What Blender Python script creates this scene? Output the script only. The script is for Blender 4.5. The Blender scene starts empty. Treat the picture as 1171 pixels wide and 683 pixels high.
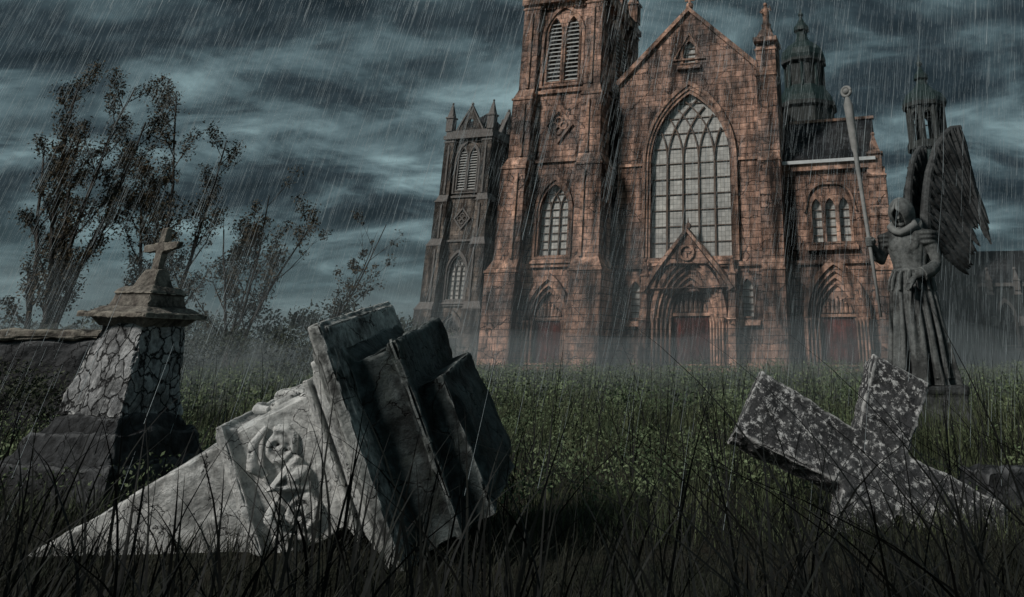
import bpy, bmesh, math, random
import numpy as np
from mathutils import Vector, Matrix, noise
from mathutils.geometry import tessellate_polygon
random.seed(7); rng = np.random.default_rng(7)
D = bpy.data; SC = bpy.context.scene
R = math.radians

# ------------------------------------------------------------------ materials
class NT:
    def __init__(s, name):
        s.m = D.materials.new(name); s.m.use_nodes = True
        s.t = s.m.node_tree; s.n = s.t.nodes; s.l = s.t.links
        s.b = s.n['Principled BSDF']
        s.tc = s.n.new('ShaderNodeTexCoord')
    def node(s, typ, **kw):
        n = s.n.new(typ)
        for k, v in kw.items(): setattr(n, k, v)
        return n
    def link(s, a, b): s.l.new(a, b)
    def mapping(s, src, scale):
        m = s.node('ShaderNodeMapping'); m.inputs['Scale'].default_value = scale
        s.link(src, m.inputs['Vector']); return m.outputs[0]
    def noise(s, vec, scale, detail=6, rough=.6, dist=0):
        n = s.node('ShaderNodeTexNoise'); n.inputs['Scale'].default_value = scale
        n.inputs['Detail'].default_value = detail; n.inputs['Roughness'].default_value = rough
        n.inputs['Distortion'].default_value = dist
        s.link(vec, n.inputs['Vector']); return n.outputs['Fac']
    def ramp(s, fac, stops):
        r = s.node('ShaderNodeValToRGB'); e = r.color_ramp.elements
        while len(e) < len(stops): e.new(.5)
        for i, (p, c) in enumerate(stops):
            e[i].position = p
            e[i].color = (c, c, c, 1) if isinstance(c, (int, float)) else (*c, 1)
        s.link(fac, r.inputs[0]); return r.outputs[0]
    def mix(s, a, b, fac=1.0, mode='MULTIPLY'):
        m = s.node('ShaderNodeMix', data_type='RGBA', blend_type=mode)
        if isinstance(fac, (int, float)): m.inputs[0].default_value = fac
        else: s.link(fac, m.inputs[0])
        for i, v in ((6, a), (7, b)):
            if isinstance(v, tuple): m.inputs[i].default_value = (*v, 1)
            else: s.link(v, m.inputs[i])
        return m.outputs[2]
    def bump(s, h, st, dist=.05, prev=None):
        b = s.node('ShaderNodeBump'); b.inputs['Strength'].default_value = st
        b.inputs['Distance'].default_value = dist
        s.link(h, b.inputs['Height'])
        if prev: s.link(prev, b.inputs['Normal'])
        return b.outputs[0]
    def cracks(s, vec, scale, width, dist=.6):
        nz = s.node('ShaderNodeTexNoise'); nz.inputs['Scale'].default_value = scale*1.7
        nz.inputs['Detail'].default_value = 5
        s.link(vec, nz.inputs['Vector'])
        ml = s.node('ShaderNodeVectorMath', operation='SCALE'); ml.inputs[3].default_value = dist
        s.link(nz.outputs['Color'], ml.inputs[0])
        ad = s.node('ShaderNodeVectorMath', operation='ADD')
        s.link(vec, ad.inputs[0]); s.link(ml.outputs[0], ad.inputs[1])
        v = s.node('ShaderNodeTexVoronoi', feature='DISTANCE_TO_EDGE'); v.inputs['Scale'].default_value = scale
        s.link(ad.outputs[0], v.inputs['Vector'])
        return s.ramp(v.outputs['Distance'], [(0, 0), (width*.35, .05), (width, 1)])
    def done(s, col, rough=.9, normal=None):
        if isinstance(col, tuple): s.b.inputs['Base Color'].default_value = (*col, 1)
        else: s.link(col, s.b.inputs['Base Color'])
        s.b.inputs['Roughness'].default_value = rough
        s.b.inputs['Specular IOR Level'].default_value = .3
        if normal: s.link(normal, s.b.inputs['Normal'])
        return s.m

def masonry(name, c1, c2, mort, bw=1.0, bh=.42, stain=.12, crack=True):
    t = NT(name); o = t.tc.outputs['Object']
    sp = t.node('ShaderNodeSeparateXYZ'); t.link(o, sp.inputs[0])
    ad = t.node('ShaderNodeMath', operation='ADD'); t.link(sp.outputs[0], ad.inputs[0]); t.link(sp.outputs[1], ad.inputs[1])
    cb = t.node('ShaderNodeCombineXYZ'); t.link(ad.outputs[0], cb.inputs[0]); t.link(sp.outputs[2], cb.inputs[1])
    br = t.node('ShaderNodeTexBrick'); br.inputs['Scale'].default_value = 1
    br.inputs['Brick Width'].default_value = bw; br.inputs['Row Height'].default_value = bh
    br.inputs['Mortar Size'].default_value = .022; br.inputs['Mortar Smooth'].default_value = .3
    br.inputs['Color1'].default_value = (*c1, 1); br.inputs['Color2'].default_value = (*c2, 1)
    br.inputs['Mortar'].default_value = (*mort, 1); br.inputs['Bias'].default_value = -.1
    t.link(cb.outputs[0], br.inputs['Vector'])
    n1 = t.noise(o, 2.6, 9, .75); n2 = t.noise(t.mapping(o, (1, 1, .14)), 1.0, 7, .65, .4); n3 = t.noise(o, .35, 5, .65)
    c = t.mix(br.outputs['Color'], t.ramp(n1, [(.34, .22), (.5, 1), (.68, 1.9)]))
    c = t.mix(c, t.ramp(n2, [(.40, stain), (.50, .7), (.60, 1.3)]))
    c = t.mix(c, t.ramp(n3, [(.38, (.36, .41, .45)), (.56, (1.24, 1.09, .98))]))
    nrm = t.bump(n1, .8, .09)
    nrm = t.bump(br.outputs['Fac'], -.8, .05, nrm)
    if crack:
        k = t.cracks(o, .42, .012, 1.5)
        c = t.mix(c, t.ramp(k, [(0, .12), (1, 1)]))
        nrm = t.bump(k, .5, .06, nrm)
    return t.done(c, .85, nrm)

def rough_stone(name, ca, cb_, scale=1.5, crack=2.0, cw=.03, cdark=.08, dist=.5, stain=.3, spk=None, bump=.8, moss=None, mt=.52, edge_highlight=None, ws=.85):
    t = NT(name); o = t.tc.outputs['Object']
    n1 = t.noise(o, scale*2, 10, .7, .3); n2 = t.noise(o, scale*9, 8, .75); n3 = t.noise(o, scale*.7, 6, .7)
    c = t.mix(ca, cb_, t.ramp(n1, [(.35, 0), (.65, 1)]), 'MIX')
    c = t.mix(c, t.ramp(n2, [(.3, .4), (.55, 1), (.8, 1.25)]))
    c = t.mix(c, t.ramp(n3, [(.41, stain), (.52, 1)]))
    if moss:
        n5 = t.noise(o, scale*1.3, 8, .75, .5)
        c = t.mix(c, moss, t.ramp(n5, [(mt, 0), (mt+.12, .85)]), 'MIX')
    if spk:
        n4 = t.noise(o, spk[0], 9, .8)
        c = t.mix(c, spk[2], t.ramp(n4, [(spk[1], 0), (spk[1]+.06, 1)]), 'MIX')
    if edge_highlight:   # highlights painted in as paler arrises, hollows darkened in the colour
        g_ = t.node('ShaderNodeNewGeometry')
        c = t.mix(c, t.ramp(g_.outputs['Pointiness'], [(.46, 1-.75*ws), (.5, 1), (.54, 1)]))
        c = t.mix(c, edge_highlight, t.ramp(g_.outputs['Pointiness'], [(.515, 0), (.57, ws)]), 'MIX')
    nrm = t.bump(n2, bump, .03); nrm = t.bump(n1, bump, .06, nrm)
    if crack:
        k = t.cracks(o, crack, cw, dist)
        c = t.mix(c, t.ramp(k, [(0, cdark), (1, 1)])); nrm = t.bump(k, .9, .04, nrm)
    return t.done(c, .8, nrm)

def plain(name, a, b, scale=3, rough=.8, bump=.3):
    t = NT(name); o = t.tc.outputs['Object']; n = t.noise(o, scale, 8, .65)
    return t.done(t.mix(a, b, t.ramp(n, [(.35, 0), (.65, 1)]), 'MIX'), rough, t.bump(n, bump, .03))

M_wall = masonry('church_sandstone', (.33, .228, .188), (.185, .130, .110), (.030, .026, .025), .95, .4)
M_trim = masonry('church_trim_stone', (.39, .268, .215), (.26, .178, .144), (.08, .06, .05), 1.3, .6, .2, False)
M_far = masonry('tower_stone', (.14, .13, .12), (.085, .08, .075), (.03, .03, .03), 1.2, .5, .2, False)
M_fart = plain('tower_trim_stone', (.10, .095, .09), (.18, .165, .155))
M_slate = masonry('slate', (.03, .036, .042), (.018, .022, .027), (.01, .01, .012), .5, .3, .5, False)
M_copper = plain('oxidised_copper', (.010, .022, .022), (.022, .042, .040), 4, .5)
M_darkst = plain('dark_stone', (.022, .027, .027), (.05, .055, .053), 3)
M_door = masonry('door_wood', (.085, .022, .018), (.055, .015, .012), (.01, .006, .005), .28, 6, .5, False)
M_lead = plain('lead_cames', (.09, .07, .06), (.15, .11, .085))
M_louv = plain('louvre_slats', (.5, .5, .48), (.32, .32, .31), 5)
M_staff = plain('staff_stone', (.30, .30, .29), (.18, .185, .18), 5)
M_white = plain('gutter_paint', (.6, .62, .62), (.42, .44, .44))
def glassmat():
    t = NT('leaded_glass'); o = t.tc.outputs['Object']
    n = t.noise(o, .5, 5, .6); n2 = t.noise(o, 3.5, 4, .6)
    c = t.mix(t.ramp(n, [(.3, (.34, .34, .325)), (.65, (.60, .59, .55))]), t.ramp(n2, [(.3, .7), (.7, 1.1)]))
    sp = t.node('ShaderNodeSeparateXYZ'); t.link(o, sp.inputs[0])
    cb = t.node('ShaderNodeCombineXYZ'); t.link(sp.outputs[0], cb.inputs[0]); t.link(sp.outputs[2], cb.inputs[1])
    br = t.node('ShaderNodeTexBrick'); br.offset = 0; br.inputs['Brick Width'].default_value = .24; br.inputs['Row Height'].default_value = .3
    br.inputs['Scale'].default_value = 1; br.inputs['Mortar Size'].default_value = .012
    for k, v in (('Color1', .85), ('Color2', 1.1), ('Mortar', .38)): br.inputs[k].default_value = (v, v, v, 1)
    t.link(cb.outputs[0], br.inputs['Vector'])
    c = t.mix(c, br.outputs['Color'])
    m = t.done(c, .25, t.bump(n2, .25, .03)); t.b.inputs['Specular IOR Level'].default_value = .5
    return m
M_glass = glassmat()
M_marble = rough_stone('cracked_white_marble', (.86, .86, .83), (.64, .66, .65), 1.6, 2.1, .008, .05, .6, .45, moss=(.14, .155, .14), mt=.59, edge_highlight=(.88, .88, .85))
M_marbled = rough_stone('weathered_dark_marble', (.12, .145, .145), (.035, .05, .052), 1.6, 1.9, .010, .10, .5, .25, moss=(.035, .045, .035), edge_highlight=(.30, .32, .31))
M_slab = rough_stone('weathered_slab_marble', (.70, .71, .68), (.26, .28, .27), 1.8, 1.7, .010, .10, .5, .2, moss=(.05, .06, .055), mt=.55, edge_highlight=(.78, .79, .76))
M_cell = rough_stone('cracked_grey_stone', (.60, .61, .61), (.34, .35, .36), 2.2, 5.0, .06, .05, .16, .4, moss=(.12, .13, .11), mt=.58, edge_highlight=(.68, .68, .67))
M_cap = rough_stone('weathered_cap_stone', (.38, .35, .30), (.13, .11, .095), 2.5, 0, stain=.25, edge_highlight=(.50, .46, .38))
M_base = rough_stone('dark_plinth_stone', (.085, .09, .095), (.03, .032, .035), 2, 1.8, .015, .2, .5, .5, edge_highlight=(.16, .165, .17))
M_granite = rough_stone('speckled_granite', (.12, .122, .125), (.04, .041, .045), 2, 0, stain=.55, spk=(16, .53, (.62, .62, .61)), edge_highlight=(.74, .74, .72))
M_angel = rough_stone('angel_stone', (.19, .20, .195), (.075, .083, .083), 1.6, 0, stain=.3, bump=.4, edge_highlight=(.30, .31, .30), ws=.5)
M_angeld = rough_stone('wing_stone', (.11, .115, .115), (.045, .05, .052), 2.0, 0, stain=.4, bump=.3)

# ------------------------------------------------------------------ mesh builder
MAT = [Matrix.Identity(4)]
class MB:
    def __init__(s): s.v = []; s.f = []
    def add(s, vs, fs):
        o = len(s.v); M = MAT[-1]
        s.v += [M @ Vector(v) for v in vs]
        s.f += [tuple(i+o for i in f) for f in fs]
    def frus(s, a, z0, b, z1):
        s.add([(a[0], a[2], z0), (a[1], a[2], z0), (a[1], a[3], z0), (a[0], a[3], z0),
               (b[0], b[2], z1), (b[1], b[2], z1), (b[1], b[3], z1), (b[0], b[3], z1)],
              [(3, 2, 1, 0), (4, 5, 6, 7), (0, 1, 5, 4), (1, 2, 6, 5), (2, 3, 7, 6), (3, 0, 4, 7)])
    def box(s, x0, x1, y0, y1, z0, z1): s.frus((x0, x1, y0, y1), z0, (x0, x1, y0, y1), z1)
    def plate(s, outer, holes, y0, y1):
        loops = [[Vector((p[0], p[1], 0)) for p in l] for l in [outer]+list(holes)]
        tr = tessellate_polygon(loops); flat = [p for l in loops for p in l]; n = len(flat)
        vs = [(p.x, y0, p.y) for p in flat]+[(p.x, y1, p.y) for p in flat]
        fs = [tuple(t) for t in tr]+[tuple(i+n for i in reversed(t)) for t in tr]
        o = 0
        for l in loops:
            k = len(l)
            for i in range(k):
                a = o+i; b = o+(i+1) % k
                fs.append((a, b, b+n, a+n))
            o += k
        s.add(vs, fs)
    def ribbon(s, pts, w, y0, y1):
        P = [Vector((p[0], p[1])) for p in pts]; vs = []; fs = []
        for i, p in enumerate(P):
            d = (P[min(i+1, len(P)-1)]-P[max(i-1, 0)]).normalized(); nn = Vector((-d.y, d.x))*w/2
            a = p+nn; b = p-nn
            vs += [(a.x, y0, a.y), (b.x, y0, b.y), (b.x, y1, b.y), (a.x, y1, a.y)]
        for i in range(len(P)-1):
            o = i*4
            for k in range(4):
                fs.append((o+k, o+(k+1) % 4, o+4+(k+1) % 4, o+4+k))
        fs += [(0, 1, 2, 3), (len(vs)-4, len(vs)-3, len(vs)-2, len(vs)-1)]
        s.add(vs, fs)
    def rev(s, prof, n=8, cx=0, cy=0, rot=0):
        vs = []; fs = []
        for r, z in prof:
            for k in range(n):
                a = 2*math.pi*k/n+rot; vs.append((cx+r*math.cos(a), cy+r*math.sin(a), z))
        for i in range(len(prof)-1):
            for k in range(n):
                k2 = (k+1) % n; fs.append((i*n+k, i*n+k2, (i+1)*n+k2, (i+1)*n+k))
        fs.append(tuple(range(n-1, -1, -1))); fs.append(tuple((len(prof)-1)*n+k for k in range(n)))
        s.add(vs, fs)
    def tube(s, pts, rad, n=8, flat=1.0):
        P = [Vector(p) for p in pts]; vs = []; fs = []; up = None
        for i, p in enumerate(P):
            d = (P[min(i+1, len(P)-1)]-P[max(i-1, 0)]).normalized()
            if up is None:
                up = Vector((0, 0, 1)) if abs(d.z) < .9 else Vector((1, 0, 0))
            a = d.cross(up).normalized(); b = a.cross(d).normalized(); up = b
            for k in range(n):
                t = 2*math.pi*k/n; vs.append(p+(a*math.cos(t)+b*math.sin(t)*flat)*rad[i])
        for i in range(len(P)-1):
            for k in range(n):
                k2 = (k+1) % n; fs.append((i*n+k, i*n+k2, (i+1)*n+k2, (i+1)*n+k))
        fs.append(tuple(range(n-1, -1, -1))); fs.append(tuple((len(P)-1)*n+k for k in range(n)))
        s.add(vs, fs)
    def ball(s, c, r, n=12, m=8):
        if not hasattr(r, '__len__'): r = (r, r, r)
        vs = []; fs = []
        for i in range(m+1):
            t = math.pi*i/m; rr = max(math.sin(t), 1e-3)
            for k in range(n):
                a = 2*math.pi*k/n
                vs.append((c[0]+r[0]*rr*math.cos(a), c[1]+r[1]*rr*math.sin(a), c[2]-r[2]*math.cos(t)))
        for i in range(m):
            for k in range(n):
                k2 = (k+1) % n; fs.append((i*n+k, i*n+k2, (i+1)*n+k2, (i+1)*n+k))
        fs.append(tuple(range(n-1, -1, -1))); fs.append(tuple(m*n+k for k in range(n)))
        s.add(vs, fs)
    def obj(s, name, mat, parent=None, smooth=False, bevel=0):
        me = D.meshes.new(name); me.from_pydata([tuple(v) for v in s.v], [], s.f)
        bm = bmesh.new(); bm.from_mesh(me); bmesh.ops.recalc_face_normals(bm, faces=bm.faces); bm.to_mesh(me); bm.free()
        me.materials.append(mat)
        ob = D.objects.new(name, me); SC.collection.objects.link(ob)
        if parent: ob.parent = parent
        if smooth: me.polygons.foreach_set('use_smooth', [True]*len(me.polygons))
        if bevel:
            md = ob.modifiers.new('bevel', 'BEVEL'); md.width = bevel; md.segments = 2; md.limit_method = 'ANGLE'
        return ob

def empty(name, loc=(0, 0, 0), rz=0, scale=1):
    e = D.objects.new(name, None); SC.collection.objects.link(e)
    e.location = loc; e.rotation_euler = (0, 0, rz); e.scale = (scale,)*3
    return e

def weather(ob, vox, amp, sc, seed=0, chip=0, big=0, bigs=.6):
    """voxel-fuse the block, then weather it: fine erosion, chipped edges"""
    mat = ob.data.materials[0]
    md = ob.modifiers.new('r', 'REMESH'); md.mode = 'VOXEL'; md.voxel_size = vox
    dg = bpy.context.evaluated_depsgraph_get(); ev = ob.evaluated_get(dg)
    me = D.meshes.new_from_object(ev); ob.modifiers.clear(); ob.data = me
    me.materials.clear(); me.materials.append(mat)
    bm = bmesh.new(); bm.from_mesh(me); bm.normal_update()
    off = Vector((seed*7.3, seed*3.1, seed)); mv = []
    for v in bm.verts:
        nb = [e.other_vert(v).co for e in v.link_edges]
        av = sum(nb, Vector())/len(nb); cv = (v.co-av).dot(v.normal)/vox
        d = (noise.fractal(v.co*sc+off, .8, 2.1, 5))*amp
        if big: d += noise.noise(v.co*bigs+off*1.7)*big
        if chip and cv > .12: d -= chip*max(0, noise.noise(v.co*sc*1.3+off*2)+.1)*1.8
        mv.append((v, v.normal*d))
    for v, d in mv: v.co += d
    if chip: bmesh.ops.smooth_vert(bm, verts=bm.verts, factor=.35, use_axis_x=True, use_axis_y=True, use_axis_z=True)
    bm.to_mesh(me); bm.free()
    me.polygons.foreach_set('use_smooth', [False]*len(me.polygons))

def smoothstep(t):
    t = np.clip(t, 0, 1); return t*t*(3-2*t)
def gh(x, y):
    x = np.asarray(x, float); y = np.asarray(y, float)
    return .07*np.sin(.5*x+1)*np.cos(.4*y)+.04*np.sin(1.3*x+.7*y)+.5*smoothstep((y-18)/28)

# ------------------------------------------------------------------ gothic kit
def arch(cx, w, b, s, h, n=12):
    Rr = (h*h+w*w)/(2*w); th = math.asin(min(1, h/Rr))
    if h > Rr: th = math.pi/2
    L = [(cx-w+Rr-Rr*math.cos(th*i/n), s+Rr*math.sin(th*i/n)) for i in range(n+1)]
    Rt = [(2*cx-x, z) for x, z in reversed(L[:-1])]
    return [(cx-w, b)]+L+Rt+[(cx+w, b)]
CNT = [0]
def jit():
    CNT[0] = (CNT[0]+1) % 23; return CNT[0]*.0023
def ring(mb, cx, wo, wi, b, s, h, y0, y1, closed=True):
    ho = h*(wo/wi)
    mb.plate(arch(cx, wo, b-.02, s, ho), [arch(cx, wi, b+.08, s, h)], y0+jit(), y1+jit())
def window(P, cx, y, w, b, s, h, nm, bars=.6, frames=2, arcs=True):
    j = jit()
    for i in range(frames):
        ring(P['trim'], cx, w+.16*(i+1)+.02, w+.16*i, b-.1*i, s, h*(w+.16*i)/w, y-.06-.10*i, y+.22)
    P['glass'].plate(arch(cx, w+.06, b-.05, s, h*1.03), [], y+.33+j, y+.36+j)
    Rr = (h*h+w*w)/(2*w)
    def inside(x, z): return abs(x-cx) < w and (z <= s or (math.hypot(x-(cx-w+Rr), z-s) < Rr and math.hypot(x-(cx+w-Rr), z-s) < Rr))
    mw = .085 if w > 1.5 else .055
    for i in range(1, nm):
        x = cx-w+2*w*i/nm
        P['tracery'].ribbon([(x, b), (x, s+.02)], mw*1.3, y+.16+jit(), y+.32)
        if arcs:
            for sg in (1, -1):
                pts = []
                for k in range(40):
                    t = k*.035
                    q = (x+sg*(Rr-Rr*math.cos(t)), s+Rr*math.sin(t))
                    if not inside(*q): break
                    pts.append(q)
                if len(pts) > 2: P['tracery'].ribbon(pts, mw, y+.18+jit(), y+.32)
        else:
            z = s
            while inside(x, z): z += .05
            P['tracery'].ribbon([(x, s), (x, z)], mw, y+.2, y+.32)
    if bars:
        z = b+bars
        while z < s+h-.4:
            xx = w
            while not inside(cx+xx-.01, z) and xx > .1: xx -= .03
            P['tracery'].box(cx-xx, cx+xx, y+.26, y+.315, z-.025, z+.025); z += bars
    P['trim'].frus((cx-w-.4, cx+w+.4, y-.3, y+.1), b-.42, (cx-w-.4, cx+w+.4, y-.1, y+.1), b-.12)
def louvre(P, cx, y, w, b, s, h):
    ring(P['trim'], cx, w+.14, w, b, s, h, y-.09, y+.2)
    z = b+.15
    Rr = (h*h+w*w)/(2*w)
    while z < s+h-.25:
        xx = w
        if z+.1 > s:
            dz = z+.1-s; q = Rr*Rr-dz*dz; xx = max(.05, math.sqrt(max(q, 0))-(Rr-w))
        P['louvre'].add([(cx-xx, y+.05, z), (cx+xx, y+.05, z), (cx+xx, y+.40, z+.22), (cx-xx, y+.40, z+.22),
                         (cx-xx, y+.05, z+.05), (cx+xx, y+.05, z+.05), (cx+xx, y+.40, z+.27), (cx-xx, y+.40, z+.27)],
                        [(3, 2, 1, 0), (4, 5, 6, 7), (0, 1, 5, 4), (1, 2, 6, 5), (2, 3, 7, 6), (3, 0, 4, 7)])
        z += .3
def portal(P, cx, y, w, b, s, h, n=4, dh=2.9, st=.24):
    for i in range(n):
        ring(P['trim' if i % 2 else 'walls'], cx, w+st*(i+1)+.03, w+st*i, b, s, h*(w+st*i)/w, y-.02-.17*i, y+.3)
        for sg in (1, -1):
            P['trim'].rev([(.09, b), (.07, b+.15), (.065, s-.25), (.12, s-.05), (.12, s+.04)], 8, cx+sg*(w+st*i+.04), y-.12-.17*i)
    P['door'].box(cx-w-.05, cx-.012, y+.22, y+.3, b+.05, b+dh)
    P['door'].box(cx+.012, cx+w+.05, y+.22, y+.3, b+.05, b+dh)
    P['trim'].box(cx-w-.08, cx+w+.08, y+.1, y+.29, b+dh, b+dh+.18)
    P['walls'].plate(arch(cx, w+.06, b+dh+.15, max(s, b+dh+.2), h), [], y+.18, y+.32)
    zc = b+dh+.25
    for k in range(7):
        xk = cx+(k-3)*w/4.2; hh = (h+s-zc)*(.62-.13*abs(k-3))
        if hh > .1:
            P['trim'].tube([(xk, y+.15, zc), (xk, y+.12, zc+hh*.7), (xk, y+.15, zc+hh)], [.13, .1, .02], 6)
            P['trim'].ball((xk, y+.1, zc+hh*.92), .08, 6, 4)
    P['trim'].box(cx-w-n*st-.2, cx+w+n*st+.2, y-.9, y-.05, b-.35, b-.12)
    P['trim'].box(cx-w-n*st-.4, cx+w+n*st+.4, y-1.3, y-.9, b-.5, b-.3)
def pinn(P, x, y, z, w=.35, h=2.2):
    P['trim'].box(x-w, x+w, y-w, y+w, z, z+h*.45)
    P['trim'].box(x-w*1.25, x+w*1.25, y-w*1.25, y+w*1.25, z+h*.45, z+h*.5)
    P['trim'].frus((x-w*.9, x+w*.9, y-w*.9, y+w*.9), z+h*.5, (x-.04, x+.04, y-.04, y+.04), z+h)
    P['trim'].ball((x, y, z+h), .13, 8, 6)
def buttress(P, x0, x1, yb, levels, z0=0):
    z = z0
    for i, (zt, d) in enumerate(levels):
        j = i*.012
        P['walls'].box(x0+j, x1-j, yb-d, yb, z, zt-.5)
        nd = levels[i+1][1] if i+1 < len(levels) else .05
        P['trim'].box(x0-.05, x1+.05, yb-d-.06, yb, zt-.5, zt-.4)
        P['trim'].frus((x0+j, x1-j, yb-d, yb), zt-.4, (x0+j, x1-j, yb-nd, yb), zt+.15)
        z = zt-.4
def parts(): return {k: MB() for k in ('walls', 'trim', 'glass', 'tracery', 'door', 'roof', 'louvre')}
def emit(P, e, mats):
    nm = {'walls': 'walls', 'trim': 'stone_trim', 'glass': 'windows', 'tracery': 'window_tracery', 'door': 'doors', 'roof': 'roof', 'louvre': 'belfry_louvres'}
    for k, mb in P.items():
        if mb.v: mb.obj(nm.get(k, k), mats[k], e)

def gothic_tower(P, cx, y0=-1.0, hw=2.55, depth=7.0, floor=.45):
    yb = y0+depth; W = P['walls']; T = P['trim']
    Z = [0, 6.3, 12.9, 17.7, 24.5]
    holes = [arch(cx, 1.0, 6.75, 9.6, 1.75), arch(cx-.66, .5, 18.4, 22.1, 1.2), arch(cx+.66, .5, 18.4, 22.1, 1.2),
             arch(cx, 1.0, floor, 2.9, 1.8)]
    W.plate([(cx-hw, 0), (cx+hw, 0), (cx+hw, Z[4]), (cx-hw, Z[4])], holes, y0, y0+.5)
    W.box(cx-hw, cx+hw, y0+.5, yb, 0, Z[4])
    portal(P, cx, y0, .98, floor, 2.9, 1.75, 3, 2.5, .2)
    window(P, cx, y0, 1.0, 6.75, 9.6, 1.75, 3, .5)
    for sx in (-.66, .66): louvre(P, cx+sx, y0, .5, 18.4, 22.1, 1.2)
    ring(T, cx, 1.62, 1.42, 18.1, 21.7, 2.3, y0-.2, y0)
    dd = lambda r: [(cx, 15.3-r), (cx+r*.85, 15.3), (cx, 15.3+r), (cx-r*.85, 15.3)]
    T.plate(dd(1.25), [dd(.98)], y0-.16, y0+.02)
    for a in range(4):
        ax = cx+.33*math.cos(a*math.pi/2); az = 15.3+.33*math.sin(a*math.pi/2)
        cir = lambda r: [(ax+r*math.cos(t*math.pi/6), az+r*math.sin(t*math.pi/6)) for t in range(12)]
        T.plate(cir(.3), [cir(.2)], y0-.1-a*.004, y0+.02)
    lv = [(Z[1], 1.35), (Z[2], 1.0), (Z[3], .7), (Z[4], .45)]
    for sg in (-1, 1):
        z = 0
        for i, (zt, o) in enumerate(lv):
            no = lv[i+1][1] if i < 3 else .3
            xin = cx+sg*(hw-.75); xo = cx+sg*(hw+o); xn = cx+sg*(hw+no)
            a = (min(xin, xo), max(xin, xo)); b = (min(xin, xn), max(xin, xn))
            yo = y0-o*.95; yn = y0-no*.95
            for (p, q, pn, qn) in ((yo, y0+1.0, yn, y0+1.0), (yb-1.0, yb+o*.8, yb-1.0, yb+no*.8)):
                W.box(*a, p, q, z, zt-.55)
                T.box(a[0]-.07, a[1]+.07, p-.07, q+.07, zt-.55, zt-.42)
                T.frus((*a, p, q), zt-.42, (*b, pn, qn), zt+.25)
            z = zt+.1
            if i < 3:
                T.box(cx+sg*(hw-.2)-.1, cx+sg*(hw-.2)+.1, yn-.12, yn, zt+.3, lv[i+1][0]-.9)
    for i, z in enumerate((Z[1]-.2, Z[2]-.1, Z[3]-.1)):
        T.box(cx-hw+.5, cx+hw-.5, y0-.18, y0+.02, z, z+.22)
        T.box(cx-hw-.14, cx+hw+.14, y0+1.05, yb-1.05, z, z+.22)
    for k in range(15):
        x = cx-hw+.75+k*(2*hw-1.5)/14
        T.box(x-.08, x+.08, y0-.22, y0, Z[4]-.55, Z[4]-.2)
    T.box(cx-hw-.6, cx+hw+.6, y0-.6, yb+.6, Z[4]-.2+.01, Z[4]+.25)
    T.box(cx-hw-.4, cx+hw+.4, y0-.4, yb+.4, Z[4]+.25, Z[4]+.8)
    for sg in (1, -1):
        MAT.append(Matrix.Translation((cx+sg*hw, (y0+yb)/2, 0)) @ Matrix.Rotation(sg*math.pi/2, 4, 'Z'))
        for sx in (-.66, .66):
            P['walls'].plate(arch(sx, .5, 18.4, 22.1, 1.2), [], -.02, .01)
            MAT.append(MAT[-1] @ Matrix.Translation((0, -.42, 0))); louvre(P, sx, 0, .5, 18.4, 22.1, 1.2); MAT.pop()
        ring(T, 0, 1.62, 1.42, 18.1, 21.7, 2.3, -.3, 0)
        MAT.append(MAT[-1] @ Matrix.Translation((0, -.38, 0))); window(P, 0, 0, .7, 7, 9.6, 1.4, 2, .5); MAT.pop()
        MAT.pop()
    zt = Z[4]+.8
    for (px, py, rz) in ((cx, y0-.3, 0), (cx+hw+.3, (y0+yb)/2, math.pi/2), (cx-hw-.3, (y0+yb)/2, -math.pi/2), (cx, yb+.3, math.pi)):
        MAT.append(Matrix.Translation((px, py, 0)) @ Matrix.Rotation(rz, 4, 'Z'))
        W.plate([(-1.5, zt), (1.5, zt), (0, zt+2.7)], [arch(0, .4, zt+.3, zt+.8, .6)], 0, .3)
        T.ribbon([(-1.7, zt), (0, zt+2.95), (1.7, zt)], .2, -.1, .35)
        T.ball((0, .1, zt+3.15), .18, 8, 6)
        MAT.pop()
    for sx in (-1, 1):
        for yy in (y0-.1, yb+.1): pinn(P, cx+sx*(hw+.1), yy, zt, .42, 3.4)
    P['roof'].frus((cx-hw, cx+hw, y0, yb), zt, (cx-.1, cx+.1, (y0+yb)/2-.1, (y0+yb)/2+.1), zt+3.0)

# ------------------------------------------------------------------ main church
church = empty('gothic_church', (.77, 50, .45), -R(16))
P = parts(); W, T = P['walls'], P['trim']
gothic_tower(P, -8.85)
HX = 4.95; EZ = 18.2; PZ = 23.1
W.plate([(-4.9, 0), (HX, 0), (HX, EZ), (0, PZ), (-4.9, EZ)],
        [arch(0, 2.62, 6.5, 12.6, 4.5), arch(-3.55, .34, 3.0, 4.6, .62), arch(3.5, .34, 3.0, 4.6, .62), arch(0, 1.25, .4, 3.1, 2.0),
         arch(0, .42, 19.2, 20.1, .75)], 0, .6)
window(P, 0, 0, 2.62, 6.5, 12.6, 4.5, 5, 1.0, 3)
window(P, -3.55, 0, .34, 3.0, 4.6, .62, 1, .4, 1, False); window(P, 3.5, 0, .34, 3.0, 4.6, .62, 1, .4, 1, False)
window(P, 0, 0, .42, 19.2, 20.1, .75, 1, .4, 1, False)
tri = lambda r, z: [(-r, z-r*.55), (r, z-r*.55), (0, z+r*1.2)]
T.plate(tri(1.15, 20.1), [tri(.98, 20.12)], -.13, .02)
portal(P, 0, 0, 1.22, .4, 3.0, 2.0, 5, 2.75, .22)
T.ribbon([(-2.75, 4.6), (-2.0, 5.7), (0, 8.1), (2.0, 5.7), (2.75, 4.6)], .24, -1.0, 0)
W.plate([(-2.5, 4.7), (2.5, 4.7), (0, 7.9)], [arch(0, 2.0, 4.72, 4.75, 1.4)], -.82, -.0)
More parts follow.
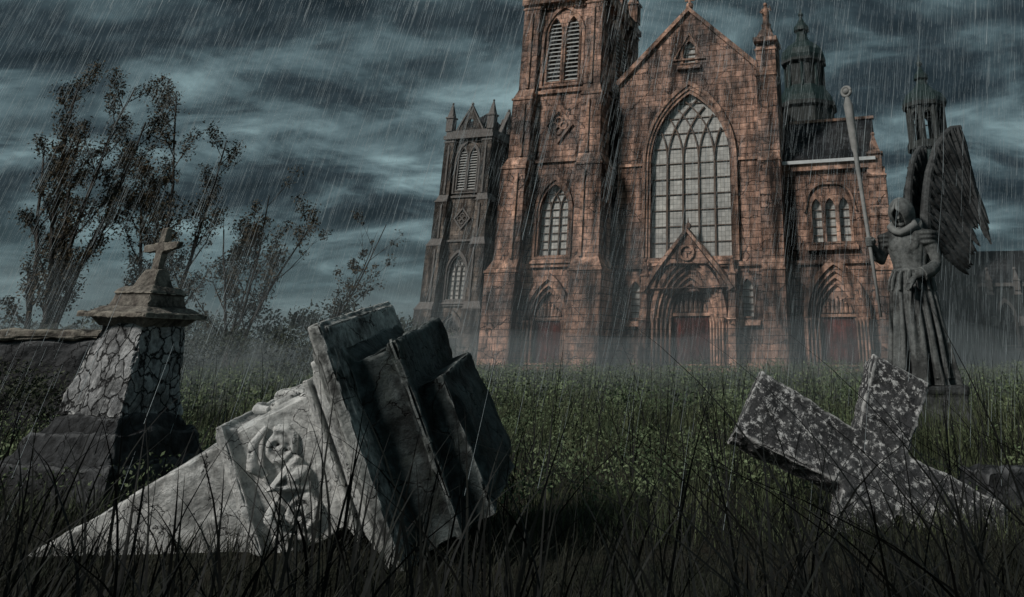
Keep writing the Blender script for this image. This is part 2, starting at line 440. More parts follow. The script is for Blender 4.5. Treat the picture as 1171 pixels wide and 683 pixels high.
T.ball((0, -.5, 8.35), .22, 8, 6); T.tube([(0, -.5, 8.1), (0, -.5, 8.9)], [.1, .02], 6)
c1 = lambda r: [(r*math.cos(t*.5236), 6.75+r*math.sin(t*.5236)) for t in range(12)]
T.plate(c1(.5), [c1(.36)], -.95, -.8)
for sg in (-1, 1):
    buttress(P, sg*2.72-.22, sg*2.72+.22, 0, [(3.4, 1.05), (5.0, .8)])
    pinn(P, sg*2.72, -.55, 4.7, .2, 1.7)
T.box(-4.85, -.35, -.2, .02, 5.95, 6.2); T.box(.35, 4.7, -.2, .02, 5.95, 6.2)
T.box(-4.85, -2.9, -.12, .02, 12.4, 12.6); T.box(2.95, 4.7, -.12, .02, 12.4, 12.6)
T.box(-4.85, -2.6, -.28, .02, 0, .55); T.box(2.95, 4.7, -.28, .02, 0, .55)
T.ribbon([(-5.1, EZ-.05), (0, PZ+.12), (5.1, EZ-.05)], .34, -.22, .75)
T.ball((0, .2, PZ+.45), .28, 8, 6); T.tube([(0, .2, PZ+.3), (0, .2, PZ+1.4)], [.1, .05], 6); T.box(-.35, .35, .14, .26, PZ+.85, PZ+1.0)
buttress(P, 4.6, 5.95, .0, [(6.1, 1.1), (12.6, .85), (18.2, .6), (20.0, .45)])
W.box(4.62, 5.93, .0, 1.3, 0, 20.1); T.box(4.5, 6.05, -.6, 1.4, 20.1, 20.4)
T.frus((4.65, 5.9, -.4, 1.25), 20.4, (4.95, 5.6, -.05, .85), 21.1)
T.rev([(.42, 21.1), (.30, 21.4), (.34, 21.6)], 10, 5.28, .4)
T.tube([(5.28, .4, 21.6), (5.28, .4, 22.0), (5.28, .38, 22.5), (5.28, .4, 22.85), (5.28, .4, 22.95)], [.26, .2, .24, .17, .07], 10)
T.ball((5.28, .36, 23.08), .14, 10, 8)
T.tube([(5.1, .35, 22.75), (4.95, .2, 22.5), (5.1, .1, 22.35)], [.07, .06, .05], 6); T.tube([(5.46, .35, 22.75), (5.66, .25, 22.6), (5.6, .1, 22.85)], [.07, .06, .05], 6)
W.box(-4.85, 4.9, .62, 26, 0, EZ-.3)
P['roof'].add([(-5.1, .7, EZ-.4), (5.1, .7, EZ-.4), (0, .7, PZ-.25), (-5.1, 26, EZ-.4), (5.1, 26, EZ-.4), (0, 26, PZ-.25)],
              [(0, 1, 2), (3, 5, 4), (0, 2, 5, 3), (1, 4, 5, 2), (0, 3, 4, 1)])
X0, X1 = 5.95, 11.3; YW = .35
hw3 = [arch(8.65+k*.82, .3, 7.15, 9.2, .62) for k in (-1, 0, 1)]
W.plate([(X0, 0), (X1, 0), (X1, 11.9), (X0, 11.9)], hw3+[arch(8.65, 1.05, .4, 2.9, 1.9)], YW, YW+.6)
W.box(X0, X1, YW+.6, 9, 0, 11.88)
for k, hh in ((-1, 9.2), (0, 9.2), (1, 9.2)): window(P, 8.65+k*.82, YW, .3, 7.15, hh, .62, 1, .5, 1, False)
T.ribbon([(7.1, 9.0)]+arch(8.65, 1.4, 9.0, 9.5, 1.2)[1:-1]+[(10.2, 9.0)], .12, YW-.16, YW)
portal(P, 8.65, YW, 1.05, .4, 2.9, 1.9, 4, 2.6, .2)
T.box(X0, X1, YW-.18, YW, 5.95, 6.18); T.box(X0, X1, YW-.3, YW, 11.5, 11.9)
P['gutter'] = MB(); P['gutter'].box(X0, X1+.3, YW-.5, YW-.28, 11.9, 12.1)
P['roof'].add([(X0, YW-.3, 12.0), (X1+.2, YW-.3, 12.0), (X1+.2, 4.2, 15.6), (X0, 4.2, 15.6), (X0, 8.8, 12.0), (X1+.2, 8.8, 12.0)],
              [(0, 1, 2, 3), (3, 2, 5, 4), (1, 5, 2), (0, 3, 4), (0, 4, 5, 1)])
T.ribbon([(X0, 15.7), (X1+.3, 15.7)], .2, 4.05, 4.35)
buttress(P, 11.0, 12.1, YW, [(5.9, 1.3), (9.0, .9), (11.4, .5)]); W.box(11.02, 12.08, YW, 2, 0, 11.2)
pinn(P, 11.55, YW+.1, 11.2, .4, 2.4)
W.box(4.95, 11, 9.1, 15, 0, 15.0)
mats = dict(walls=M_wall, trim=M_trim, glass=M_glass, tracery=M_lead, door=M_door, roof=M_slate, louvre=M_louv, gutter=M_white)
P2c = MB(); P2s = MB()
P2s.rev([(2.1, 0), (2.1, 17.6), (2.35, 17.8), (2.35, 18.1)], 8, 6.7, 8.6, .39)
P2c.rev([(2.3, 18.1), (2.1, 18.6), (1.7, 19.2), (1.55, 19.5)], 8, 6.7, 8.6, .39)
P2s.rev([(1.4, 19.4), (1.4, 21.2), (1.75, 21.4), (1.75, 21.6)], 8, 6.7, 8.6, .39)
P2c.rev([(1.7, 21.6), (1.75, 21.9), (1.6, 22.4), (1.15, 22.9), (.6, 23.3), (.42, 23.7), (.42, 24.1), (.62, 24.2), (.6, 24.5), (.3, 24.9), (.12, 25.3), (.05, 26.1)], 8, 6.7, 8.6, .39)
P2c.ball((6.7, 8.6, 25.6), .2, 8, 6)
for k in range(8):
    a = k*math.pi/4+.39+math.pi/8
    P2c.tube([(6.7+1.42*math.cos(a), 8.6+1.42*math.sin(a), z) for z in (19.4, 21.2)], [.12, .12], 6)
emit(P, church, mats)
P2c.obj('turret_dome', M_copper, church); P2s.obj('turret_drum', M_darkst, church)

# ------------------------------------------------------------------ distant bell tower with its nave
bt = empty('bell_tower', (-19.8, 75, .3), -R(16), .84)
P = parts(); gothic_tower(P, 0)
P['walls'].box(3.5, 12, 4, 30, 0, 13)
P['roof'].add([(3.3, 3.8, 13), (12.2, 3.8, 13), (7.7, 3.8, 18.5), (3.3, 30, 13), (12.2, 30, 13), (7.7, 30, 18.5)],
              [(0, 1, 2), (3, 5, 4), (0, 2, 5, 3), (1, 4, 5, 2), (0, 3, 4, 1)])
P['trim'].ribbon([(3.2, 13), (7.7, 18.7), (12.3, 13)], .3, 3.6, 4.2)
MAT.append(Matrix.Translation((0, 3.6, 0))); window(P, 7.7, 0, 1.2, 6, 10, 2.2, 3, .8); MAT.pop()
emit(P, bt, dict(walls=M_far, trim=M_fart, glass=M_glass, tracery=M_fart, door=M_darkst, roof=M_slate, louvre=M_louv))

# ------------------------------------------------------------------ domed tower at right
dt = empty('domed_church_tower', (20.2, 62, .4), -R(10))
A = MB(); B = MB()
A.rev([(2.3, 0), (2.3, 11.8), (2.7, 12.1), (2.7, 12.5)], 8, 0, 0, .39)
B.rev([(2.6, 12.5), (2.45, 13.3), (2.1, 14.2), (1.6, 15), (1.5, 16.2)], 8, 0, 0, .39)
A.rev([(1.75, 16.2), (1.75, 16.8)], 8, 0, 0, .39)
for k in range(8):
    a = k*math.pi/4+.39
    A.tube([(1.35*math.cos(a), 1.35*math.sin(a), z) for z in (16.8, 19.6)], [.26, .26], 6)
    a2 = a+math.pi/8
    MAT.append(Matrix.Rotation(a2+math.pi/2, 4, 'Z') @ Matrix.Translation((0, -1.32, 0)))
    A.plate([(-.5, 18.6), (.5, 18.6), (.5, 19.7), (-.5, 19.7)], [arch(0, .3, 18.65, 18.8, .5)], 0, .2)
    MAT.pop()
    for zz in (3, 8):
        MAT.append(Matrix.Rotation(a2+math.pi/2, 4, 'Z') @ Matrix.Translation((0, -2.15, 0)))
        A.plate(arch(0, .55, zz, zz+2, .9), [arch(0, .38, zz+.1, zz+2, .65)], -.12, .05)
        MAT.pop()
A.rev([(1.75, 19.7), (1.85, 20.0)], 8, 0, 0, .39)
B.rev([(1.85, 20.0), (1.8, 20.3), (1.5, 20.8), (.85, 21.3), (.5, 21.7), (.4, 22.1), (.6, 22.25), (.55, 22.6), (.3, 22.9), (.1, 23.3), (.05, 24.4)], 8, 0, 0, .39)
B.ball((0, 0, 23.6), .25, 8, 6)
P = parts(); W, T = P['walls'], P['trim']
hl = [arch(3.6+k*1.9, .5, 1.6, 3.6, .9) for k in range(3)]
W.plate([(2.2, 0), (8.9, 0), (8.9, 5.6), (2.2, 5.6)], hl, -2.0, -1.5); W.box(2.2, 8.9, -1.5, 8, 0, 5.58)
for k in range(3): window(P, 3.6+k*1.9, -2.0, .5, 1.6, 3.6, .9, 2, .5, 1)
for k in range(4): buttress(P, 2.45+k*1.9, 2.85+k*1.9, -2.0, [(3.4, .7), (5.5, .4)]); pinn(P, 2.65+k*1.9, -2.2, 5.3, .2, 1.5)
T.box(2.1, 9.0, -2.15, 8.1, 5.6, 5.85)
P['roof'].frus((2.2, 8.9, -1.9, 8), 5.85, (3.0, 8.0, 2.6, 3.4), 8.6)
emit(P, dt, dict(walls=M_darkst, trim=M_fart, glass=M_slate, tracery=M_darkst, door=M_darkst, roof=M_slate, louvre=M_louv))
A.obj('masonry', M_darkst, dt); B.obj('copper_domes', M_copper, dt)

# ------------------------------------------------------------------ ground
gx = np.concatenate([-np.geomspace(600, 32, 14), np.linspace(-30, 30, 121), np.geomspace(32, 600, 14)])
gy = np.concatenate([np.linspace(-20, 60, 161), np.geomspace(62, 900, 20)])
X, Y = np.meshgrid(gx, gy); Zg = gh(X, Y)
vs = np.stack([X, Y, Zg], -1).reshape(-1, 3); nx = len(gx)
fs = [(j*nx+i, j*nx+i+1, (j+1)*nx+i+1, (j+1)*nx+i) for j in range(len(gy)-1) for i in range(nx-1)]
me = D.meshes.new('ground'); me.from_pydata(vs.tolist(), [], fs)
g = D.objects.new('ground', me); SC.collection.objects.link(g)
t = NT('meadow_soil'); o = t.tc.outputs['Object']
n1 = t.noise(o, .8, 8, .7); n2 = t.noise(o, 9, 8, .7)
c = t.mix((.022, .028, .014), (.038, .032, .022), t.ramp(n1, [(.4, 0), (.6, 1)]), 'MIX'); c = t.mix(c, t.ramp(n2, [(.3, .4), (.7, 1.3)]))
me.materials.append(t.done(c, .95, t.bump(n2, 1, .08)))

# ------------------------------------------------------------------ grass
def leafmat(name, a, b, tr=.25, scale=1.2):
    t = NT(name); o = t.tc.outputs['Object']; n = t.noise(o, scale, 4, .6); n2 = t.noise(o, scale*14, 3, .6)
    c = t.mix(a, b, t.ramp(n, [(.35, 0), (.65, 1)]), 'MIX'); c = t.mix(c, t.ramp(n2, [(.3, .35), (.7, 1.7)]))
    return t.done(c, .75)
def mesh_np(name, V, F, mat, parent=None):
    me = D.meshes.new(name); n = len(V); m = len(F); k = F.shape[1]
    me.vertices.add(n); me.vertices.foreach_set('co', V.astype(np.float32).ravel())
    me.loops.add(m*k); me.loops.foreach_set('vertex_index', F.astype(np.int32).ravel())
    me.polygons.add(m); me.polygons.foreach_set('loop_start', np.arange(m, dtype=np.int32)*k)
    me.update(calc_edges=True); me.validate(); me.materials.append(mat)
    ob = D.objects.new(name, me); SC.collection.objects.link(ob)
    if parent: ob.parent = parent
    return ob
def blades(name, x, y, h, w, lean, mat, seg=3, az=None):
    N = len(x); az = rng.uniform(0, 2*np.pi, N) if az is None else az
    z0 = gh(x, y)-.03
    dx, dy = np.cos(az), np.sin(az); fa = az+np.pi/2+rng.normal(0, .7, N); sx, sy = np.cos(fa), np.sin(fa)
    V = np.zeros((N, seg+1, 2, 3))
    for k in range(seg+1):
        t = k/seg; b = lean*h*t*t; zz = z0+h*t*(1-.35*lean*t)
        ww = w*(1-t**1.5)*.5+.0006
        for s_, sg in ((0, -1), (1, 1)):
            V[:, k, s_, 0] = x+dx*b+sg*sx*ww; V[:, k, s_, 1] = y+dy*b+sg*sy*ww; V[:, k, s_, 2] = zz
    base = (np.arange(N)*(seg+1)*2)[:, None]
    F = np.concatenate([base+np.array([[2*k, 2*k+1, 2*k+3, 2*k+2]]) for k in range(seg)], 0)
    return mesh_np(name, V.reshape(-1, 3), F, mat)
def wedge(N, y0, y1, l=-1.0, r=.62, m=3, p=1.0):
    y = y0+(y1-y0)*rng.random(N)**p
    x = (l*y-m)+rng.random(N)*((r-l)*y+2*m)
    return x, y
def keep(x, y):
    c, s = math.cos(-R(16)), math.sin(-R(16)); X = c*(x-.77)+s*(y-50); Yl = -s*(x-.77)+c*(y-50)
    return ~((X > -12.5) & (X < 12.5) & (Yl > -2.5))
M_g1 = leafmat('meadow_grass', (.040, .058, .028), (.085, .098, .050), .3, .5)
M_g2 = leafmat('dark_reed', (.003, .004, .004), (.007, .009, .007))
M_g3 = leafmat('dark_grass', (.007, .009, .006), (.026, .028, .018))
M_lf = leafmat('weed_leaves', (.060, .092, .046), (.16, .20, .105), .3, .7)
x, y = wedge(50000, 8, 20); hh = rng.uniform(.12, .42, len(x))*(1+.5*np.sin(x*.9)*np.sin(y*.7))
blades('meadow_grass', x, y, hh, rng.uniform(.006, .014, len(x)), rng.uniform(.1, .8, len(x)), M_g1)
x, y = wedge(56000, 18, 58, p=1.2); k = keep(x, y); x, y = x[k], y[k]; hh = rng.uniform(.25, .7, len(x))*(1+.3*np.sin(x*.4)*np.sin(y*.5))
blades('field_grass', x, y, hh, rng.uniform(.015, .035, len(x)), rng.uniform(.1, .7, len(x)), M_g1)
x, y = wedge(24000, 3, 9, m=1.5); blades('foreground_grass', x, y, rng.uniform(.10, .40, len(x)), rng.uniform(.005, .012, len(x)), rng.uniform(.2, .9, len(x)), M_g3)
def tufts(name, n0, y0, y1, h0, h1, cnt=(4, 20), w=(.010, .021), p=.9, sp=.2):
    tx, ty = wedge(n0, y0, y1, m=.6, p=p)
    n = rng.integers(*cnt, n0); x = np.repeat(tx, n)+rng.normal(0, sp, n.sum()); y = np.repeat(ty, n)+rng.normal(0, sp, n.sum())
    hs = np.repeat(rng.uniform(h0, h1, n0), n)*rng.uniform(.5, 1.1, n.sum())
    blades(name, x, y, hs, rng.uniform(*w, len(x)), rng.uniform(.08, .75, len(x)), M_g2, 7)
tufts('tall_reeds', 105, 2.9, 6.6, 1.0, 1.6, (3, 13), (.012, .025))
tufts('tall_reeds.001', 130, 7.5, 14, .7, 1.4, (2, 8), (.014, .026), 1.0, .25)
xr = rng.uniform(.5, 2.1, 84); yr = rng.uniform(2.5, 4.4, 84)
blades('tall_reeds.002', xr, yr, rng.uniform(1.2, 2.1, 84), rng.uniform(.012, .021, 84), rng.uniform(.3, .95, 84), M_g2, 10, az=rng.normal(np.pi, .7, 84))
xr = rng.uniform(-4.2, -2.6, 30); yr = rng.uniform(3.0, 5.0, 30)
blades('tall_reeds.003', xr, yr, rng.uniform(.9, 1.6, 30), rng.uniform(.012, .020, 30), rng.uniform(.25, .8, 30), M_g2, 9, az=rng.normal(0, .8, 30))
xr = rng.normal(4.5, 1.1, 900); yr = rng.uniform(13.2, 15.3, 900)
blades('pedestal_grass', xr, yr, rng.uniform(.35, 1.15, 900), rng.uniform(.010, .02, 900), rng.uniform(.05, .5, 900), M_g1, 5)
def leaves(name, C, rad, n, size, mat, zsq=.7, parent=None):
    idx = np.repeat(np.arange(len(C)), n); N = len(idx)
    d = rng.normal(0, 1, (N, 3)); d /= np.linalg.norm(d, axis=1)[:, None]; r = rng.random(N)**.45
    rr = (rad[idx] if hasattr(rad, '__len__') else rad)*r
    p = C[idx]+d*rr[:, None]*np.array([1, 1, zsq])
    a = rng.normal(0, 1, (N, 3)); a /= np.linalg.norm(a, axis=1)[:, None]
    b = np.cross(a, rng.normal(0, 1, (N, 3))); b /= np.linalg.norm(b, axis=1)[:, None]
    s = (size*rng.uniform(.5, 1.4, N))[:, None]
    V = np.stack([p-a*s, p+b*s*.45, p+a*s, p-b*s*.45], 1).reshape(-1, 3)
    F = np.arange(N*4).reshape(-1, 4)
    return mesh_np(name, V, F, mat, parent)
x, y = wedge(1700, 9, 22); q = np.sin(x*.8+2)*np.sin(y*.6+1)+rng.normal(0, .5, len(x)) > -.1; x, y = x[q], y[q]
C = np.stack([x, y, gh(x, y)+.28], 1); leaves('meadow_weeds', C, rng.uniform(.2, .45, len(x)), 60, .026, M_lf)
x, y = wedge(1500, 20, 46); k = keep(x, y); x, y = x[k], y[k]
C = np.stack([x, y, gh(x, y)+.42], 1); leaves('field_weeds', C, rng.uniform(.3, .7, len(x)), 45, .05, M_lf)
x, y = wedge(1300, 10, 30); blades('weed_stalks', x, y, rng.uniform(.7, 1.9, len(x)), np.full(len(x), .018), rng.uniform(.0, .35, len(x)), M_g2, 5)

# ------------------------------------------------------------------ trees
M_bark = plain('bark', (.02, .018, .016), (.045, .038, .032), 6)
M_tl = leafmat('tree_leaves', (.030, .032, .022), (.085, .060, .032), .2, .5)
M_hedge = leafmat('hedge_leaves', (.020, .032, .020), (.045, .052, .03), .2, .25)
def grow(mb, tips, p, d, L, r, depth, up, spread, nb, lm, wob=.1):
    pts = [p.copy()]; rad = [r]; q = p.copy(); dd = d.copy(); n = 6
    for i in range(n):
        dd = (dd+Vector((random.gauss(0, wob), random.gauss(0, wob), random.gauss(0, .04)+up))).normalized()
        q = q+dd*L/n; pts.append(q.copy()); rad.append(r*(1-.75*(i+1)/n))
    mb.tube(pts, rad, 5 if depth else 3)
    if depth == 0:
        tips += pts[2:]; return
    if depth == 1: tips += pts[3:]
    for k in range(nb):
        f = .18+.8*(k+random.random()*.8)/nb
        f = min(f, .98); i = min(n-1, int(f*n)); pp = pts[i].lerp(pts[i+1], f*n-i)
        a = random.uniform(0, 2*math.pi); side = Vector((math.cos(a), math.sin(a), 0))
        nd = (dd*(1-spread)+side*spread+Vector((0, 0, .12))).normalized()
        grow(mb, tips, pp, nd, L*random.uniform(lm*.6, lm*1.3)*(1.2-.55*f), max(rad[i]*.5, .012), depth-1, up, spread, max(3, nb//2), lm*1.25, wob)
def tree(name, base, dirs, L, r, nb, spread, lr, ln, ls, frac=1.0, depth=2, lm=.3, up=.04, lowcut=.12, wob=.08):
    e = empty(name, base); mb = MB(); tips = []
    for d, l in dirs: grow(mb, tips, Vector((random.uniform(-.5, .5), 0, -.3)), Vector(d).normalized(), L*l, r, depth, up, spread, nb, lm, wob)
    mb.obj('branches', M_bark, e)
    tips = [t for t in tips if t.z > L*lowcut and noise.noise(t*.35+Vector((base[0], 0, 0)))*.9+random.random() < frac+.1]
    C = np.array([tuple(t) for t in tips])
    leaves('leaves', C, np.abs(rng.normal(lr, lr*.4, len(C))), ln, ls, M_tl, .9, e)
z0 = .3
tree('poplar_tree', (-30.2, 40, z0), [((-.10, 0, 1), 1), ((-.26, .1, 1), .97), ((.05, -.1, 1), .86), ((-.40, 0, 1), .86), ((-.17, .1, 1), .8)], 15.3, .15, 15, .45, .40, 9, .08, .80, lm=.18)
tree('poplar_tree.001', (-26.0, 42, z0), [((-.04, 0, 1), 1), ((.09, .1, 1), .86), ((-.16, .1, 1), .9), ((.02, -.1, 1), .7)], 14.6, .13, 14, .5, .40, 9, .08, .80, lm=.20)
tree('mistletoe_tree', (-21.5, 41, z0), [((.02, 0, 1), 1), ((.22, 0, 1), .92), ((-.24, .1, 1), .85), ((.12, .1, 1), .8)], 9.2, .10, 6, .5, .42, 36, .075, .48, lm=.34, up=.05)
tree('sparse_tree', (-18.6, 42, z0), [((.22, 0, 1), 1), ((.42, .1, 1), .85)], 8.4, .08, 5, .5, .30, 26, .075, .38, lm=.34, up=.02)
x = rng.uniform(-75, -16, 620); y = rng.uniform(47, 66, 620); z = rng.random(620)
C = np.stack([x, y, .6+z*3.6*(.7+.3*np.sin(x*.5))], 1)
leaves('hedge', C, rng.uniform(.8, 1.8, 620), 110, .14, M_hedge)
x = rng.uniform(20, 60, 200); y = rng.uniform(70, 86, 200); C = np.stack([x, y, .5+rng.random(200)*2.6], 1)
leaves('hedge.001', C, rng.uniform(.8, 1.6, 200), 90, .16, M_hedge)
x = rng.uniform(-36, -13, 130); y = rng.uniform(33, 42, 130); C = np.stack([x, y, .4+rng.random(130)*2.0], 1)
leaves('thicket', C, rng.uniform(.4, 1.1, 130), 170, .065, M_hedge)

# ------------------------------------------------------------------ ruined wall at left
wl = empty('stone_wall', (0, 0, 0)); a = MB(); b = MB()
a.box(-18.5, -11.6, 17.0, 17.5, -.2, 1.78); b.box(-18.7, -11.35, 16.9, 17.6, 1.76, 1.95)
o_ = a.obj('wall_masonry', M_base, wl); weather(o_, .1, .09, 1.5)
o_ = b.obj('coping', M_cap, wl); weather(o_, .05, .05, 2, 1, .06)
x = rng.uniform(-17, -10, 46); y = rng.uniform(15.2, 16.6, 46); C = np.stack([x, y, .3+rng.random(46)*.9], 1)
leaves('bramble_bush', C, rng.uniform(.25, .55, 46), 180, .035, M_hedge)

# ------------------------------------------------------------------ cracked monument with cross
mo = empty('grave_monument', (-6.42, 10, 0)); mo.rotation_euler = (0, R(1.5), R(-14)); mo.scale = (.74, .74, 1)
a = MB()
a.frus((-1.14, 1.14, -1, 1), -.2, (-1.04, 1.04, -.92, .92), .42); a.frus((-.92, .92, -.84, .84), .40, (-.82, .82, -.76, .76), .72)
a.frus((-.70, .70, -.66, .66), .70, (-.62, .62, -.58, .58), .88)
o_ = a.obj('plinth', M_base, mo); weather(o_, .03, .06, 2.2, 2, .08, .07, 1.5)
a = MB(); a.frus((-.62, .62, -.58, .58), .84, (-.42, .42, -.40, .40), 1.84)
o_ = a.obj('shaft', M_cell, mo); weather(o_, .022, .04, 3.5, 3, .06, .07, 2.0)
a = MB()
a.frus((-.42, .42, -.40, .40), 1.80, (-.54, .54, -.52, .52), 1.90); a.box(-.66, .66, -.64, .64, 1.89, 1.955); a.frus((-.58, .58, -.56, .56), 1.95, (-.44, .44, -.42, .42), 2.02)
a.frus((-.40, .40, -.38, .38), 2.01, (-.34, .34, -.33, .33), 2.18); a.frus((-.38, .38, -.37, .37), 2.17, (-.28, .28, -.27, .27), 2.25)
a.frus((-.22, .22, -.20, .20), 2.24, (-.11, .11, -.10, .10), 2.46)
o_ = a.obj('cap', M_cap, mo); weather(o_, .014, .014, 5, 4, .035)
a = MB()
a.plate([(-.075, 2.4), (.075, 2.4), (.06, 2.66), (.33, 2.71), (.34, 2.79), (.06, 2.77), (.055, 2.95), (-.055, 2.95), (-.06, 2.77), (-.33, 2.73), (-.32, 2.65), (-.06, 2.67)], [], -.06, .06)
o_ = a.obj('cross', M_cap, mo); weather(o_, .012, .010, 9, 5)

# ------------------------------------------------------------------ toppled column monument
fa = Vector((-5.10, 7.60, -.26)); fb = Vector((-2.55, 7.62, .92)); ax = (fb-fa).normalized()
up = Vector((0, 0, 1)); sd = ax.cross(up).normalized(); up2 = sd.cross(ax).normalized()
Mf = Matrix((( sd.x, up2.x, ax.x, fa.x), (sd.y, up2.y, ax.y, fa.y), (sd.z, up2.z, ax.z, fa.z), (0, 0, 0, 1))) @ Matrix.Rotation(R(-9), 4, 'Z')
tm = empty('toppled_monument'); tm.matrix_world = Mf
q = lambda h, k=1: (-h*k, h*k, -h, h)
a = MB(); a.frus(q(.26), -.4, q(.49), 1.85); a.frus(q(.51), 1.83, q(.54), 2.56)
o_ = a.obj('shaft', M_marble, tm); weather(o_, .02, .02, 3.2, 6, .03, .03, 1.5)
a = MB(); a.frus(q(.53), 1.76, q(.59), 1.82); a.box(*q(.60), 1.815, 1.87); a.frus(q(.57), 1.865, q(.51), 1.92)
a.frus(q(.54), 2.48, q(.62), 2.55); a.box(*q(.64), 2.54, 2.585); a.box(*q(.59), 2.58, 2.62); a.frus(q(.62), 2.615, q(.72), 2.69); a.box(*q(.75), 2.685, 2.75)
for f in range(4):
    MAT.append(Matrix.Rotation(f*math.pi/2, 4, 'Z') @ Matrix.Translation((0, -.05, .38)))
    for sx in (-1, 1):
        pts = [(sx*(.26+.14*(1-k/16)*math.cos(k*.75)), -.50, 1.82+.14*(1-k/16)*math.sin(k*.75)) for k in range(16)]
        a.tube(pts, [.040]*16, 6)
        a.tube([(sx*.1, -.49, 1.66), (sx*.2, -.55, 1.61), (sx*.36, -.54, 1.66), (sx*.44, -.5, 1.78)], [.035, .05, .04, .025], 6)
    a.tube([(-.12, -.49, 1.94), (0, -.55, 1.70), (.12, -.50, 1.94)], [.04, .065, .04], 6)
    a.ball((0, -.50, 1.88), (.08, .08, .10), 10, 8)
    MAT.pop()
o_ = a.obj('mouldings', M_marble, tm); weather(o_, .013, .007, 7, 7, .015)
a = MB(); a.box(*q(.82), 2.74, 2.77); a.frus(q(.84), 2.765, q(.92), 2.82); a.box(*q(.93), 2.815, 2.84); a.box(*q(1.0), 2.835, 2.93); a.box(*q(.95), 2.925, 2.96)
o_ = a.obj('cornice_slab', M_slab, tm); weather(o_, .016, .010, 5, 8, .035)
a = MB(); a.frus((-.82, .82, -.9, .76), 2.95, (-.78, .78, -.9, .64), 3.01); a.box(-.76, .76, -.9, .60, 3.0, 3.30); a.box(-.80, .80, -.95, .64, 3.29, 3.35)
a.box(-.62, .62, -.9, .22, 3.34, 3.56); a.frus((-.58, .58, -.8, .16), 3.55, (-.46, .46, -.7, -.05), 3.62)
o_ = a.obj('stepped_base', M_marbled, tm); weather(o_, .02, .022, 3.5, 9, .05, .03, 1.7)

# ------------------------------------------------------------------ fallen granite cross
Mx = Matrix.Translation((1.93, 8.9, .38)) @ Matrix.Rotation(R(12), 4, 'Z') @ Matrix.Rotation(R(-26), 4, 'X') @ Matrix.Rotation(R(30), 4, 'Y')
cr = empty('fallen_stone_cross'); cr.matrix_world = Mx
a = MB(); w = .27
cross = [(-w, -1.3), (w, -1.3), (w, -w*1.1), (1.25, -w*1.25), (1.28, w*1.25), (w, w*1.1), (w*1.2, 1.16), (-w*1.2, 1.19), (-w, w*1.1), (-1.38, w*1.35), (-1.41, -w*1.35), (-w, -w*1.1)]
a.plate(cross, [], -.15, .17)
o_ = a.obj('cross_body', M_granite, cr); weather(o_, .02, .024, 4, 10, .035)
cr2 = empty('broken_stone', (3.55, 9.6, .1), R(20)); a = MB(); a.frus((-.7, .7, -.4, .3), -.2, (-.5, .6, -.3, .25), .28)
o_ = a.obj('rubble_block', M_base, cr2); weather(o_, .03, .08, 2.5, 12, .08)

# ------------------------------------------------------------------ angel statue
an = empty('angel_statue', (4.55, 16.0, 0)); 
ped = MB(); ped.frus((-.75, .75, -.75, .75), -.2, (-.7, .7, -.7, .7), .5); ped.frus((-.66, .66, -.66, .66), .48, (-.6, .6, -.6, .6), .88); ped.box(-.66, .66, -.66, .66, .86, .97)
o_ = ped.obj('pedestal', M_angeld, an); weather(o_, .04, .03, 3, 13, .03)
S = 1.9; MAT.append(Matrix.Translation((0, 0, .97)) @ Matrix.Scale(S, 4) @ Matrix.Rotation(R(-38), 4, 'Z'))
body = MB()
rings = [(0, .33, .28), (.04, .32, .27), (.2, .28, .25), (.45, .25, .22), (.7, .225, .19), (.9, .205, .165), (1.02, .18, .14), (1.08, .168, .128), (1.14, .172, .13), (1.25, .2, .145), (1.36, .218, .15), (1.44, .21, .13), (1.49, .15, .10), (1.53, .08, .08), (1.60, .06, .06)]
zz = []
for i in range(len(rings)-1):
    for k in range(4):
        t_ = k/4; zz.append(tuple(rings[i][j]*(1-t_)+rings[i+1][j]*t_ for j in range(3)))
zz.append(rings[-1]); NS = 120; vs = []; fs = []
for (z, rx, ry) in zz:
    am = .045*max(0, 1-z/1.05)**.6 if z < 1.05 else .006
    for k in range(NS):
        th = 2*math.pi*k/NS
        f = 1+am/.25*(math.sin(9*th+1.8*z)+.5*math.sin(17*th-2.5*z+1)+.35*math.sin(5*th+3*z))
        vs.append((rx*f*math.cos(th), ry*f*math.sin(th), z))
m = len(zz)
for i in range(m-1):
    for k in range(NS):
        k2 = (k+1) % NS; fs.append((i*NS+k, i*NS+k2, (i+1)*NS+k2, (i+1)*NS+k))
fs.append(tuple(range(NS-1, -1, -1))); fs.append(tuple((m-1)*NS+k for k in range(NS))); body.add(vs, fs)
for k in range(11):
    a0 = -2.6+k*.36
    body.tube([(.185*math.cos(a0), .14*math.sin(a0), 1.05), (.23*math.cos(a0+.05), .185*math.sin(a0+.05), .8), (.27*math.cos(a0+.12), .23*math.sin(a0+.12), .45), (.31*math.cos(a0+.1), .27*math.sin(a0+.1), .06)], [.012, .022, .026, .032], 8)
body.tube([(.178*math.cos(t*.2618), .138*math.sin(t*.2618), 1.07) for t in range(25)], [.02]*25, 8)
body.tube([(.05, -.15, 1.07), (.06, -.19, .9), (.04, -.22, .65), (.05, -.23, .5)], [.018, .015, .014, .02], 8)
for k in range(14):
    a0 = k*2*math.pi/14
    body.tube([(.18*math.cos(a0), .14*math.sin(a0), 1.05), (.215*math.cos(a0), .175*math.sin(a0), .97), (.235*math.cos(a0), .195*math.sin(a0), .87)], [.034, .044, .03], 6, .5)
hc = Vector((0, -.075, 1.645))
MAT.append(MAT[-1] @ Matrix.Translation(hc) @ Matrix.Rotation(R(22), 4, 'X') @ Matrix.Translation(-hc))
body.ball(hc, (.078, .095, .118), 20, 16)
body.tube([hc+Vector((0, -.088, .02)), hc+Vector((0, -.112, -.025)), hc+Vector((0, -.09, -.035))], [.010, .017, .012], 8)
